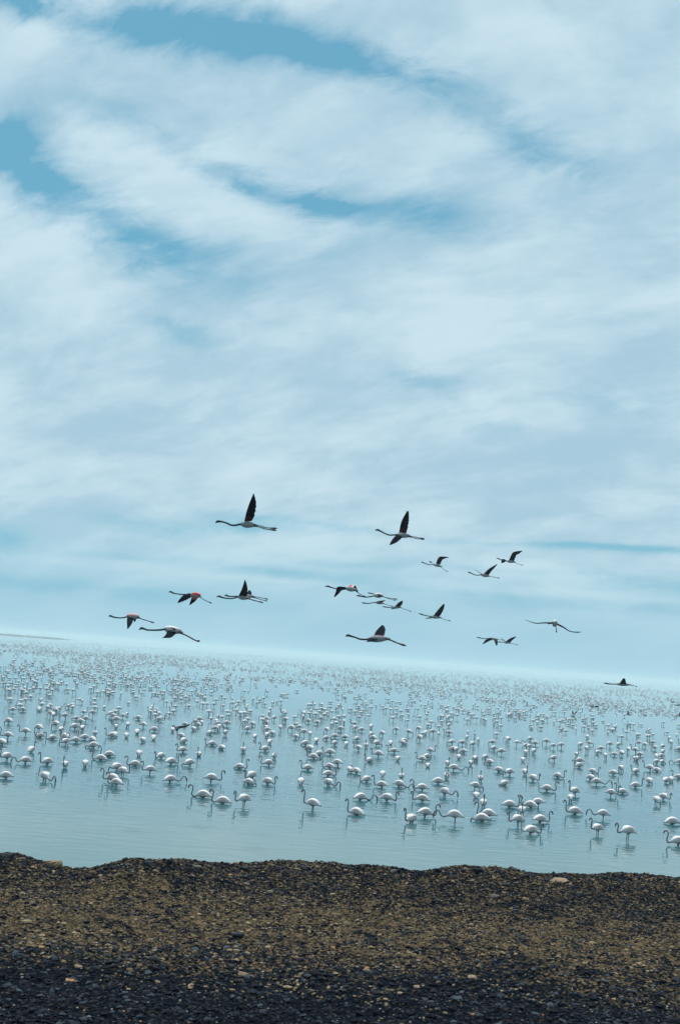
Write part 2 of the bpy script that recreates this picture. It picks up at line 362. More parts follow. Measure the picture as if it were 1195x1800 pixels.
# far low spit on the horizon at left
a = Acc(); npt = 60
for k in range(npt):
    pass
sp_x = np.linspace(-60, 134, npt); D_SP = 1500
P = np.array([on_plane(x, 1109 + x * 0.0762 + 6.2, 0) for x in sp_x]); P[:, 2] = 0
top = 1.1 + 0.6 * np.abs(vnoise(sp_x, sp_x * 0, 14, 31)) + 0.8 * np.abs(vnoise(sp_x, sp_x * 0, 5, 32)); top *= np.clip((134 - sp_x) / 40, 0.12, 1)
Vv = []
for p_, h_ in zip(P, top):
    Vv += [(p_[0], p_[1] - 8, -0.3), (p_[0], p_[1], h_), (p_[0], p_[1] + 12, -0.3)]
Qv = []
for k in range(npt - 1):
    b0 = 3 * k
    Qv += [(b0, b0 + 3, b0 + 4, b0 + 1), (b0 + 1, b0 + 4, b0 + 5, b0 + 2)]
m_spit, _, _ = mat('spit_scrub', 0.9, (0.004, 0.008, 0.008))
spit = link('spit', np_mesh('spit', np.array(Vv), [np.array(Qv)], None, [m_spit], False)); tag(spit, kind='structure')

# ------------------------------------------------------------------ larger rocks along the crest
def rock_mesh(seed, tan):
    r = np.random.default_rng(seed); v = ICO.copy(); f = ICOF.copy()
    for _ in range(3):
        cache = {}; nf = []; v = list(v)
        def mid(i, j):
            k = (min(i, j), max(i, j))
            if k not in cache:
                q = v[i] + v[j]; v.append(q / np.linalg.norm(q)); cache[k] = len(v) - 1
            return cache[k]
        for (i, j, k) in f:
            a_, b2, c_ = mid(i, j), mid(j, k), mid(k, i)
            nf += [(i, a_, c_), (j, b2, a_), (k, c_, b2), (a_, b2, c_)]
        f = nf; v = np.array(v)
    for _ in range(9):                                  # facets: cut with random planes
        nrm = r.normal(size=3); nrm /= np.linalg.norm(nrm); d = r.uniform(.55, .85)
        s = v @ nrm; v = v - np.outer(np.maximum(s - d, 0), nrm) * 0.95
    v += r.normal(scale=0.028, size=v.shape); v[:, 2] = np.minimum(v[:, 2], .45 + .06 * r.random(len(v)))
    c = np.array((0.20, 0.155, 0.10) if tan == 1 else (0.10, 0.09, 0.075) if tan == 2 else (0.018, 0.024, 0.030))
    return np_mesh('rock', v, [np.array(f)], np.tile(c, (len(v), 1)) * r.uniform(.75, 1.25, (len(v), 1)), [m_stone], False)
ROCKS = [  # px, py (base), width px, height ratio, tone, label
    (12, 1507, 30, .8, 0, 'dark jagged rock on the bank crest at the left edge'),
    (38, 1510, 16, .7, 2, 'small brown stone beside the dark rock at the left edge'),
    (96, 1518, 30, .65, 1, 'tan blocky rock, larger of the pair on the crest at left'),
    (129, 1521, 17, .8, 1, 'smaller rounded tan rock right of the blocky tan rock'),
    (200, 1524, 12, .8, 0, 'little dark stone on the low dip of the crest at left'),
    (262, 1517, 22, .7, 0, 'dark angular rock starting the raised clump of the crest'),
    (300, 1513, 14, .9, 0, 'small black stone standing on the raised clump of the crest'),
    (348, 1522, 20, .5, 2, 'flat grey brown stone lying just right of the raised clump'),
    (430, 1527, 16, .9, 0, 'dark knob of rock at the crest below the wading pair'),
    (540, 1524, 12, .8, 0, 'black pebble sized rock left of the round dark rock'),
    (604, 1525, 13, .9, 0, 'round dark rock at the middle of the crest'),
    (692, 1529, 18, .5, 2, 'low brownish stone on the smooth middle stretch of the crest'),
    (838, 1529, 18, .8, 0, 'dark lumpy rock crowning the small rise right of the middle'),
    (925, 1537, 14, .7, 0, 'dark stone just left of the flat orange tan slab'),
    (985, 1546, 44, .35, 1, 'flat orange tan slab lying just below the crest'),
    (1063, 1541, 16, .7, 0, 'dark stone on the crest right of the tan slab'),
    (1120, 1541, 14, .7, 0, 'small black stone, last one on the crest at right'),
    (830, 1716, 20, .5, 1, 'orange tan stone alone in the dark gravel'),
    (48, 1618, 18, .5, 1, 'pale pinkish flat stone in the brown earth at left'),
    (338, 1612, 11, .7, 1, 'small pale tan stone in the brown earth near the middle'),
    (418, 1643, 22, .55, 0, 'black lump with a pointed end in the brown earth'),
    (870, 1572, 22, .35, 2, 'pale grey flat stone on the upper bank'),
    (20, 1645, 12, .8, 0, 'black rounded stone in the brown earth by the left edge'),
]
def hit_ground(px, py):
    d = ray(px, py); t = 5.0
    for _ in range(1600):
        p = cam_pos + d * t
        if p.z <= float(ground_fine(np.array([p.x]), np.array([p.y]))[0]): return p
        t += 0.01
    return p
for i, (px, py, wpx, hr, tn_, lab) in enumerate(ROCKS):
    p = hit_ground(px, py + 4); s = wpx / F * (p - cam_pos).length / 2
    o = link('rock', rock_mesh(100 + i, tn_), p, random.uniform(0, 6)); o.scale = (s, s * .8, s * hr)
    o.location.z = float(ground_fine(np.array([p.x]), np.array([p.y]))[0]) + s * hr * (.05 if hr < .45 else .3)
    tag(o, lab, 'rock', 'larger stones on the gravel bank')

# ------------------------------------------------------------------ wading flamingos
BODY = [(-.305, .070, .006, .008), (-.25, .105, .036, .034), (-.175, .145, .088, .082), (-.08, .175, .122, .130), (.02, .182, .134, .152), (.11, .172, .122, .140), (.19, .148, .092, .104), (.25, .120, .055, .062)]
NECKS = {  # x, z from the chest on; the last four are crown, bill base, bill bend, bill tip
    'S': [(.33, .085), (.40, .075), (.45, .12), (.455, .21), (.43, .32), (.425, .42), (.46, .495), (.52, .515), (.565, .48), (.585, .42), (.575, .375)],
    'C': [(.32, .075), (.38, .045), (.435, .06), (.455, .14), (.44, .22), (.435, .30), (.46, .36), (.50, .375), (.535, .345), (.55, .285), (.54, .24)],
    'U': [(.31, .12), (.36, .12), (.395, .19), (.40, .30), (.40, .40), (.405, .48), (.43, .54), (.465, .555), (.505, .53), (.53, .48), (.525, .44)],
    'F': [(.31, .13), (.37, .15), (.42, .12), (.445, .06), (.45, -.02), (.455, -.09), (.46, -.16), (.465, -.20), (.47, -.24), (.46, -.28), (.45, -.31)],
    'A': [(.32, .08), (.39, .04), (.46, .035), (.53, .09), (.585, .18), (.65, .235), (.73, .22), (.785, .14), (.805, .06), (.81, -.01), (.79, -.06)],
    'N': [(.29, .10), (.32, .06), (.335, .01), (.335, -.05), (.33, -.11), (.325, -.16), (.32, -.21), (.32, -.25), (.32, -.28), (.31, -.31), (.30, -.33)],
    'R': [(.31, .13), (.34, .18), (.335, .25), (.29, .31), (.22, .335), (.15, .33), (.09, .31), (.05, .30), (.02, .285), (-.02, .265), (-.05, .255)],
}
def bird_arrays(pose, seed, hi=True):
    r = random.Random(seed); a = Acc()
    ns, seg = (46, 10) if hi else (17, 5)
    k = [r.uniform(.9, 1.1), r.uniform(.9, 1.08)]
    pts = [(x, 0, z) for x, z, _, _ in BODY]; rw = [b[2] for b in BODY]; rh = [b[3] for b in BODY]
    if pose == 'T1': pass
    nk = NECKS[pose]; sway = r.uniform(-.05, .05)
    lean = r.uniform(-.03, .04)
    for j, (x, z) in enumerate(nk):
        f = j / (len(nk) - 1)
        pts.append((x + lean * f, sway * math.sin(f * 3) + (0.05 * f if pose == 'R' else 0), .1 + (z - .1) * (k[1] if z > .1 else 1) + r.uniform(-.008, .008)))
    rad = [.040, .031, .027, .025, .024, .023, .024, .033, .030, .021, .006]
    if not hi: rad = [q * 1.12 for q in rad]
    rw += rad; rh += rad
    A_ = catmull(np.column_stack([np.array(pts), rw, rh]), ns)
    V, Q, T = loft(A_[:, :3], np.maximum(A_[:, 3], .004), np.maximum(A_[:, 4], .004), seg)
    # belly flatter, back fuller
    t = np.linspace(0, 1, ns); nb = (len(BODY) - 1) / (len(pts) - 1)
    C = np.zeros((ns, 3)); W_ = np.array(WHITE); NK = np.array(NECK_SHADED)
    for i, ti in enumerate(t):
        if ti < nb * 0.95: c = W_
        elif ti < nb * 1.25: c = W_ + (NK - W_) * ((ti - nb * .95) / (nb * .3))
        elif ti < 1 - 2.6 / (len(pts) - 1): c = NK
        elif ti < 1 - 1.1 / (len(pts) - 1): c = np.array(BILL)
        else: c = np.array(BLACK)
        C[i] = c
    Cv = np.vstack([np.repeat(C, seg, axis=0), C[0], C[-1]])
    a.add(V, Q, T, Cv)
    # folded wings: two thin shells over the flanks ending in dark tips under the tail
    if hi:
        for s in (-1, 1):
            wp = catmull([(.19, s * .080, .195, .03, .06), (.10, s * .108, .20, .038, .105), (-.03, s * .114, .19, .036, .115), (-.15, s * .088, .155, .030, .085), (-.25, s * .045, .115, .016, .040), (-.335, s * .02, .080, .006, .012)], 14)
            V, Q, T = loft(wp[:, :3], wp[:, 3], wp[:, 4], 8)
            cw = np.tile(np.array(WHITE), (14, 1)); cw[3:7] = PINKW; cw[12:] = (.25, .22, .22)
            a.add(V, Q, T, np.vstack([np.repeat(cw, 8, axis=0), cw[0], cw[-1]]))
    for s, dx in ((-1, r.uniform(-.05, .05)), (1, r.uniform(-.05, .05))):
        lp = np.array([(0.0, s * .05, .08), (.005 + dx * .3, s * .05, -.02), (dx * .5, s * .048, -.26), (dx * .6, s * .048, -.30), (dx, s * .05, -.72)])
        rr = [.035, .016, .012, .016, .010]
        if not hi: lp = lp[[0, 1, 4]]; rr = [.03, .016, .013]
        V, Q, T = loft(lp, rr, rr, 6 if hi else 3, (1, 0, 0)); a.add(V, Q, T, LEG)
    return a
MESH = {}
def bird_mesh(pose, var):
    if (pose, var) not in MESH:
        MESH[pose, var] = bird_arrays(pose, 31 * ord(pose) + var).mesh('flamingo_' + pose, [m_bird])
    return MESH[pose, var]
HEAD = {'R': 0, 'RA': 40, 'A': 90, 'LA': 140, 'L': 180, 'LT': 220, 'T': 270, 'RT': 320}
REG = {'a': (0, 1260), 'b': (200, 1260), 'c': (400, 1260), 'd': (600, 1270), 'e': (800, 1280), 'f': (995, 1290)}
# region, x, waterline y (both in a 5.975x crop), neck pose, heading, belly height above water in cm [, label]
T_ = '''a 70 645 N L 2|white flamingo with head under water, nearest the shore at the left edge
a 25 293 F L 3
a 88 232 S L 12|flamingo standing by the left edge with tall hooked neck
a 95 72 N L 8
a 275 192 S L 14|flamingo with a tall slender S neck alone behind the left front group
a 410 150 N L 12
a 427 215 R L 0
a 560 235 S L 0
a 590 120 F LA 18
a 645 155 U A 5
a 690 228 S LA 2
a 695 290 F LT 8|stooping flamingo with head down at the front of the tight left group
a 800 268 S L 3|plump flamingo with a low hooked neck at the right of the tight left group
a 790 130 N L 8
a 850 80 N L 12
a 865 145 F A 8
a 905 50 N L 12
a 895 235 S L 3
a 975 258 N L 0
a 990 325 F L 3|flamingo dipping its head straight down on the right of the tight left group
a 1000 195 U T 3
a 1180 212 U L 2
a 330 372 U A 2|flamingo seen from behind with neck up like a mast, left front
a 75 455 U LT 8|slim flamingo with raised head nearest the left edge in the second row
a 270 488 A LT 5|flamingo facing the camera with neck arched down to its left
a 500 500 U LT 3|flamingo with a straight upright neck beside its round body, left front
a 685 535 U T 4|flamingo head on to the camera with neck straight up over its body
a 895 525 F T 6|flamingo head on to the camera with neck hanging to the water
a 1065 455 S L 0|floating flamingo with hooked neck, left one of an overlapping pair
a 1155 415 S L 0|floating flamingo behind and right of the hooked neck one, overlapping pair
a 470 668 A RT 6|flamingo with its neck arched to the right into the water, left front
a 1225 735 S L 8|flamingo in the front pair at left, body showing, second hooked neck
a 1185 690 S L 8|flamingo in the front pair at left, mostly hidden behind its partner
b 35 560 F LT 5
b 92 615 S RT 10|stooping flamingo above the front pair at left, its neck curled right
b 230 515 S L 0|long low flamingo floating with a small hooked neck, left of middle
b 385 595 S L 9|flamingo standing with a rounded hooked neck, right of the long low one
b 265 412 F T 3
b 500 435 C LT 3
b 597 498 S R 3
b 590 690 A R 5|flamingo with a low dipping neck to the right, alone left of middle
b 800 515 F LT 5
b 895 415 U T 0
b 1018 682 S R 7|flamingo facing right with a tall hooked neck, above the two front swimmers
b 945 848 S L 0|big flamingo floating low with tall hooked neck, left of the front pair
b 1150 912 S L 0|flamingo sitting low at the front with pointed tail, hooked neck touching its neighbour
b 730 370 S L 4
b 740 272 N L 2
b 710 215 N L 2
b 620 160 F T 4
b 430 155 N L 4
b 420 245 N A 3
b 305 265 N RT 3
b 245 182 N A 3
b 135 220 N T 3
b 150 110 F T 8
b 315 110 C L 10
b 25 130 N T 8
b 10 208 N RT 3
b 30 55 N L 10
b 1015 185 F L 3
b 1035 300 C L 0
b 1140 345 F L 2
b 860 75 N L 8
b 905 50 N L 10
b 835 145 N RT 3
b 1080 65 N T 3
b 1105 140 F T 15
b 1170 195 U T 8
b 1190 95 N L 10
c 125 545 S R 0|flamingo with tail pointing left and a tall neck hooked right
c 255 645 C LT 3|rounded flamingo just below the one with its tail pointing left
c 215 712 F R 2|flamingo plunging its head right, below the rounded pair
c 420 708 C RT 3|flamingo with ruffled back feathers, alone between two gaps
c 770 712 F T 4|narrow flamingo seen head on, neck down, alone in the middle
c 1055 722 A RT 4|flamingo with arched neck reaching right, lowest of the stacked trio
c 1050 622 S R 2|flamingo with neck hooked right, middle of the stacked trio
c 1075 540 S L 2|flamingo with tall neck hooked left, top of the stacked trio
c 845 560 U L 2|flamingo with upright neck left of the stacked trio
c 905 440 U L 1
c 965 408 N L 0
c 870 355 F L 5
c 820 300 N L 4
c 930 270 N A 3
c 1040 242 N L 5
c 1125 298 C LT 5
c 1130 222 N L 4
c 1080 395 C L 4
c 1155 512 F L 7
c 435 508 S L 3|flamingo with low double bent neck to the left, in front of a preening one
c 490 440 R T 3|preening flamingo with neck folded over its back
c 395 358 S L 2
c 440 285 N A 4
c 415 215 N T 6
c 470 190 N RT 3
c 285 238 N A 10
c 165 372 U T 2
c 210 150 S L 8
c 262 95 N R 6
c 405 80 N L 8
c 410 45 N L 8
c 490 40 N L 15
c 610 60 N L 18
c 675 155 N LA 18
c 715 228 N RT 5
c 805 200 N L 20
c 850 65 N L 10
c 945 80 C L 8
c 1040 175 N LA 20
c 985 40 N L 10
c 1190 150 F L 10
c 895 965 U L 9|flamingo with neck raised straight up, alone in front at the middle
c 172 930 C LT 14|flamingo standing high on visible legs with its head tucked low, front
c 862 215 F T 15
d 160 972 U L 0|flamingo floating nearest the shore with a thin upright neck, middle
d 195 815 A R 2|flamingo tilted forward with its neck making a loop on the water
d 475 825 C RT 4|slim flamingo with neck bent back down to its right, middle
d 425 680 U L 3|flamingo with thick upright neck, in front of a pair facing the camera
d 600 672 A R 3|flamingo stretching its neck right towards two tangled necks
d 432 580 F T 9
d 628 600 U T 5
d 267 622 C L 3
d 160 535 C LA 3
d 85 522 F T 4
d 298 415 U L 0
d 590 402 N T 2
d 390 360 C L 8
d 555 320 S L 4
d 515 235 N A 3
d 180 292 S L 8
d 258 262 U T 3
d 50 252 N T 5
d 165 192 N L 4
d 365 245 F R 8
d 335 185 N L 8
d 315 150 N L 12
d 430 145 N L 15
d 575 100 N L 15
d 660 215 F L 6
d 640 232 F RT 6
d 215 95 N L 6
d 145 80 N L 12
d 310 60 N A 6
d 700 135 F RT 20
d 820 195 N L 18
d 810 105 N L 25
d 880 125 N T 4
d 960 135 N L 22
d 1130 125 C L 6
d 1125 50 C L 10
d 1160 232 F L 10
d 1178 295 N L 2
d 930 325 S R 12
d 850 402 U L 3
d 895 375 N R 3
d 905 470 N T 0
d 1110 455 U T 5
d 1175 505 A R 6
d 1105 590 F T 4
d 1010 642 U R 2|flamingo with neck raised on the right of its body beside a head on bird
d 850 712 S L 3|flamingo with a hooked neck low to the left, upper of two alike
d 850 832 C L 3|big flamingo with neck low to the left, lower of two alike
d 1080 772 A RT 9|flamingo standing head on with its neck arched right into the water
d 870 992 S R 7|flamingo with a long S neck hooked right, front of the middle
d 735 1052 U LT 3|flamingo facing the shore with upright head, front of the middle
d 1188 1050 A L 16|flamingo on thin legs with a long neck arched left into the water
e 285 980 F L 2|big flamingo dipping its neck straight down in front of another's tail
e 350 935 S L 3|flamingo with spread pointed tail behind the big dipping one
e 292 830 U T 6|narrow flamingo head on, behind the pair with overlapping tails
e 215 730 N T 0
e 200 640 F R 8|flamingo bent right with tail pointing left over a mirrored reflection
e 262 560 U T 5
e 655 1022 C L 14|flamingo balancing on one spot with neck coiled at its left breast
e 785 1112 C R 4|round flamingo looping its neck on its right, nearest the shore there
e 882 990 S R 3|flamingo with neck hooked right, next to the open water on the right
e 697 918 U T 10|flamingo head on with its neck up between two hooked necks
e 790 835 S L 2|flamingo with neck raised high and hooked left over its neighbours
e 872 822 N L 9|flamingo with a long pointed tail to the right, head hidden
e 560 830 U R 1|flamingo with a tall upright neck on its right, left of the knot of birds
e 517 600 F L 1
e 955 660 S R 3
e 1070 520 S RT 1
e 812 552 C R 5
e 730 488 U T 4
e 450 458 F R 2
e 570 492 F LT 8
e 365 378 F L 3
e 315 322 N L 3
e 205 342 N R 3
e 160 390 U T 4
e 35 325 F T 4
e 90 262 N L 3
e 10 242 N L 3
e 485 275 N L 12
e 405 235 F L 8
e 390 175 N L 12
e 555 160 N L 22
e 185 195 N L 12
e 75 178 N L 10
e 705 352 N T 3
e 735 278 F T 8
e 825 268 N L 10
e 745 205 N L 6
e 1035 345 F L 12
e 1030 215 N L 15
e 1110 210 N L 18
e 785 130 N L 6
e 840 180 N L 8
e 955 175 N L 20
f 85 645 U LT 10
f 42 712 N T 8
f 90 842 U L 1|flamingo with a straight neck standing beside its small round body, right
f 385 892 A L 12|flamingo on two visible legs with long neck arched left like a handle
f 325 1052 U LT 12|flamingo with small raised head and short legs showing, front right
f 645 1112 C L 20|tallest standing flamingo at front right with neck folded and pale tail tip
f 1175 1172 S L 5|large flamingo cut by the right edge with a grand hooked neck
f 1105 948 S R 0|small looking flamingo with neck hooked right, above the one at the edge
f 940 742 F T 12|flamingo head on, bent down on its legs, near the right edge
f 1015 692 C RT 6|flamingo with bent neck right of the bent down one
f 462 655 U R 9|flamingo on the left of a pair whose raised necks meet
f 590 628 U L 1|flamingo on the right of a pair whose raised necks meet
f 720 562 U R 2|round flamingo with a straight neck rising on its right
f 865 522 N T 5
f 1040 515 F R 6
f 1178 468 S L 1
f 1100 505 F T 5
f 730 412 U LT 2
f 950 398 N L 1
f 877 385 U L 8
f 490 432 U R 3
f 570 395 F T 12
f 250 482 F R 2
f 270 410 S R 2
f 312 532 A R 6
f 135 352 S L 4
f 140 300 N L 4
f 105 238 U T 6
f 405 262 F T 15
f 505 232 N L 4
f 1000 312 F R 4
f 1188 312 A L 6
f 775 232 F L 5
f 725 205 U L 18
f 650 200 N A 20
f 582 232 F A 12
f 545 130 N L 8
f 760 130 N L 22
f 825 140 N L 14
f 905 105 N L 6
f 930 170 F L 12
f 1010 210 N L 8
f 1000 248 N L 5
f 1188 175 F L 5
f 365 178 N L 10
f 205 195 N T 22
f 235 120 F R 12
f 145 140 N L 12
f 455 135 N L 15
f 215 50 N T 8
f 1095 125 N T 22
f 1010 150 N L 8'''
HORY = lambda x: 1154.5 + (x - 597.5) * math.tan(ROLL)
birds = []   # (dist, x, y, pose, headdeg, hgt, label)
for line in T_.split('\n'):
    rec, _, lab = line.partition('|'); rg, zx, zy, ps, hd, hg = rec.split()
    px = REG[rg][0] + float(zx) / 5.975; py = REG[rg][1] + float(zy) / 5.975
    p = on_plane(px, py)
    birds.append([p.y, p.x, p.y, ps, HEAD[hd] + random.choice((-1, 1)) * random.uniform(0, 15 if hd not in 'LR' else 26 if lab else 58), float(hg) / 100, lab or None, px, py, hd])
# the rest of the flock, scattered over the shallows by density
taken = np.array([(b[1], b[2]) for b in birds])
extra = []
POOL = ['N'] * 6 + ['F'] * 5 + ['C'] * 2 + ['S'] * 2 + ['U'] * 2 + ['A']
def near_limit(x, y):
    px = 597.5 + x / y * F
    return px
tries = 0
pos_cell = {}
def ok_gap(x, y, g):
    k = (int(x // 2), int(y // 2))
    for i in (-1, 0, 1):
        for j in (-1, 0, 1):
            for q in pos_cell.get((k[0] + i, k[1] + j), ()):
                if (q[0] - x) ** 2 + (q[1] - y) ** 2 < g * g: return False
    return True
for b in birds: pos_cell.setdefault((int(b[1] // 2), int(b[2] // 2)), []).append((b[1], b[2]))
cand = 93000
dd = 84 * (1500 / 84) ** rng.random(cand)                       # log-uniform distance
xx = (rng.random(cand) * 2 - 1)
cl1 = None
for i in range(cand):
    d = dd[i]; x = xx[i] * d * 0.62
    dens = 0.115 * (90 / d) ** 0.6
    if d > 400: dens *= max(0.10, 1 - (d - 400) / 420)
    # weight: log-uniform in d and width ~ d means candidates per area ~ 1/d^2
    area_w = d * d * 1.24 * math.log(1500 / 84) / cand
    c = float(vnoise(np.array([x]), np.array([d]), 9 + d * 0.04, 41)[0]) * .6 + float(vnoise(np.array([x]), np.array([d]), 3.5, 42)[0]) * .4
    if rng.random() < min(1, dens * area_w * max(0, 1 + 1.9 * c)):
        if ok_gap(x, d, 0.5):
            pos_cell.setdefault((int(x // 2), int(d // 2)), []).append((x, d))
            hd = random.choice([180] * 5 + [0, 220, 140, 90, 270])
            extra.append([d, x, d, random.choice(POOL), hd + random.uniform(-25, 25), random.choice([.04, .1, .16, .24]) , None, 0, 0, None])
for _ in range(260):                         # birds standing just beside the stretch the photograph shows
    d = 44 * (84 / 44) ** rng.random(); x = (1 if rng.random() < .5 else -1) * d * rng.uniform(.295, .62)
    if ok_gap(x, d, 0.9):
        pos_cell.setdefault((int(x // 2), int(d // 2)), []).append((x, d))
        extra.append([d, x, d, random.choice(POOL), random.uniform(0, 360), random.choice([.02, .06, .1]), None, 0, 0, None])
def in_view(b):
    v = Vector((b[1], b[2], b[5])) - cam_pos; f_ = v.dot(fwd)
    return abs(v.dot(rt) / f_ * F) < PW / 2 + 6
extra.sort(key=lambda b: b[0])
vis = [b for b in extra if in_view(b)]
n_more = max(0, 292 - len(birds))
chosen = vis[:n_more]; ids = {id(b) for b in chosen}
rest = [b for b in extra if id(b) not in ids]
birds += chosen
print('traced', len(birds) - len(chosen), 'extra individuals', len(chosen), 'stuff', len(rest), 'visible stuff', sum(in_view(b) for b in rest))

POSE_W = {'S': 'hooked neck', 'C': 'neck folded low', 'U': 'neck upright', 'F': 'head in the water', 'A': 'neck arched down', 'N': 'head hidden', 'R': 'neck on its back'}
DIR_W = {'R': 'side on to the right', 'L': 'side on to the left', 'T': 'seen end on', 'A': 'seen end on'}
def dirk(deg):
    deg %= 360
    return 'R' if deg < 60 or deg >= 300 else 'A' if deg < 120 else 'L' if deg < 240 else 'T'
ORD = ['first', 'second', 'third', 'fourth', 'fifth', 'sixth', 'seventh', 'eighth', 'ninth', 'tenth', 'eleventh', 'twelfth', 'thirteenth', 'fourteenth', 'fifteenth', 'sixteenth', 'seventeenth', 'eighteenth', 'nineteenth', 'twentieth', 'twenty-first', 'twenty-second', 'twenty-third', 'twenty-fourth', 'twenty-fifth', 'twenty-sixth', 'twenty-seventh', 'twenty-eighth', 'twenty-ninth', 'thirtieth']
objs = []
for b in birds:
    o = link('wading_flamingo', bird_mesh(b[3], random.randrange(5)), (b[1], b[2], b[5] - 0.035), math.radians(b[4]))
    s = random.uniform(.84, .98) if b[7] else random.uniform(.76, .9); o.scale = (s, s, s)
    if b[3] == 'F': o.rotation_euler.y = random.uniform(.05, .22)
    elif b[3] == 'N': o.rotation_euler.y = random.uniform(-.05, .15)
    else: o.rotation_euler.y = random.uniform(-.08, .06)
    v = Vector((b[1], b[2], 0)) - cam_pos
    objs.append((o, b, 597.5 + v.dot(rt) / v.dot(fwd) * F))
# labels
rows = {}
for o, b, px in objs:
    if b[6]:
        tag(o, b[6], 'flamingo', 'flamingos wading in the lake'); continue
    d = b[0]
    band = 'near front rows' if d < 62 else 'middle rows' if d < 78 else 'thick back rows'
    side = 'left third' if px < 400 else 'middle third' if px < 800 else 'right third'
    dk_ = dirk(b[4]); dk_ = 'T' if dk_ == 'A' else dk_
    rows.setdefault((b[3], dk_, band, side), []).append((px, o))
for (ps, dk_, band, side), lst in rows.items():
    lst.sort(key=lambda q: q[0])
    dw = {'L': 'left facing', 'R': 'right facing', 'T': 'end on'}[dk_]
    for i, (px, o) in enumerate(lst):
        base = f"{dw} flamingo, {POSE_W[ps]}"
        place = f"{band}, {side}"
        if len(lst) > 1:
            lab = f"{base}, {ORD[i] if i < 30 else 'last'} from left, {place}"
        else: lab = f"{base}, only one in {place}"
        wds = lab.split()
        tag(o, lab, 'flamingo', 'flamingos wading in the lake')
# far flock: everything beyond the individuals as one mass
LOW = []
for ps in 'NFCSUA':
    for v_ in range(2):
        LOW.append((ps, bird_arrays(ps, 900 + ord(ps) + v_, hi=False).arrays()))
VV, QQ, TT, CC = [], [], [], []; off = 0
for b in rest:
    arr = random.choice([l for l in LOW if l[0] == b[3]])[1]
    V, Q, T, C = arr; th = math.radians(b[4]); c_, s_ = math.cos(th), math.sin(th); s = random.uniform(.72, .88)
    W_ = V * s; W2 = np.column_stack([W_[:, 0] * c_ - W_[:, 1] * s_ + b[1], W_[:, 0] * s_ + W_[:, 1] * c_ + b[2], W_[:, 2] + b[5]])
    VV.append(W2); QQ.append(Q + off); TT.append(T + off); CC.append(C); off += len(V)
fl = link('flamingo_flock', np_mesh('flamingo_flock', np.vstack(VV), [np.vstack(QQ), np.vstack(TT)], np.vstack(CC), [m_bird]))
tag(fl, 'dense distant mass of pale flamingos fading towards the horizon', 'flamingo flock', kind='stuff')

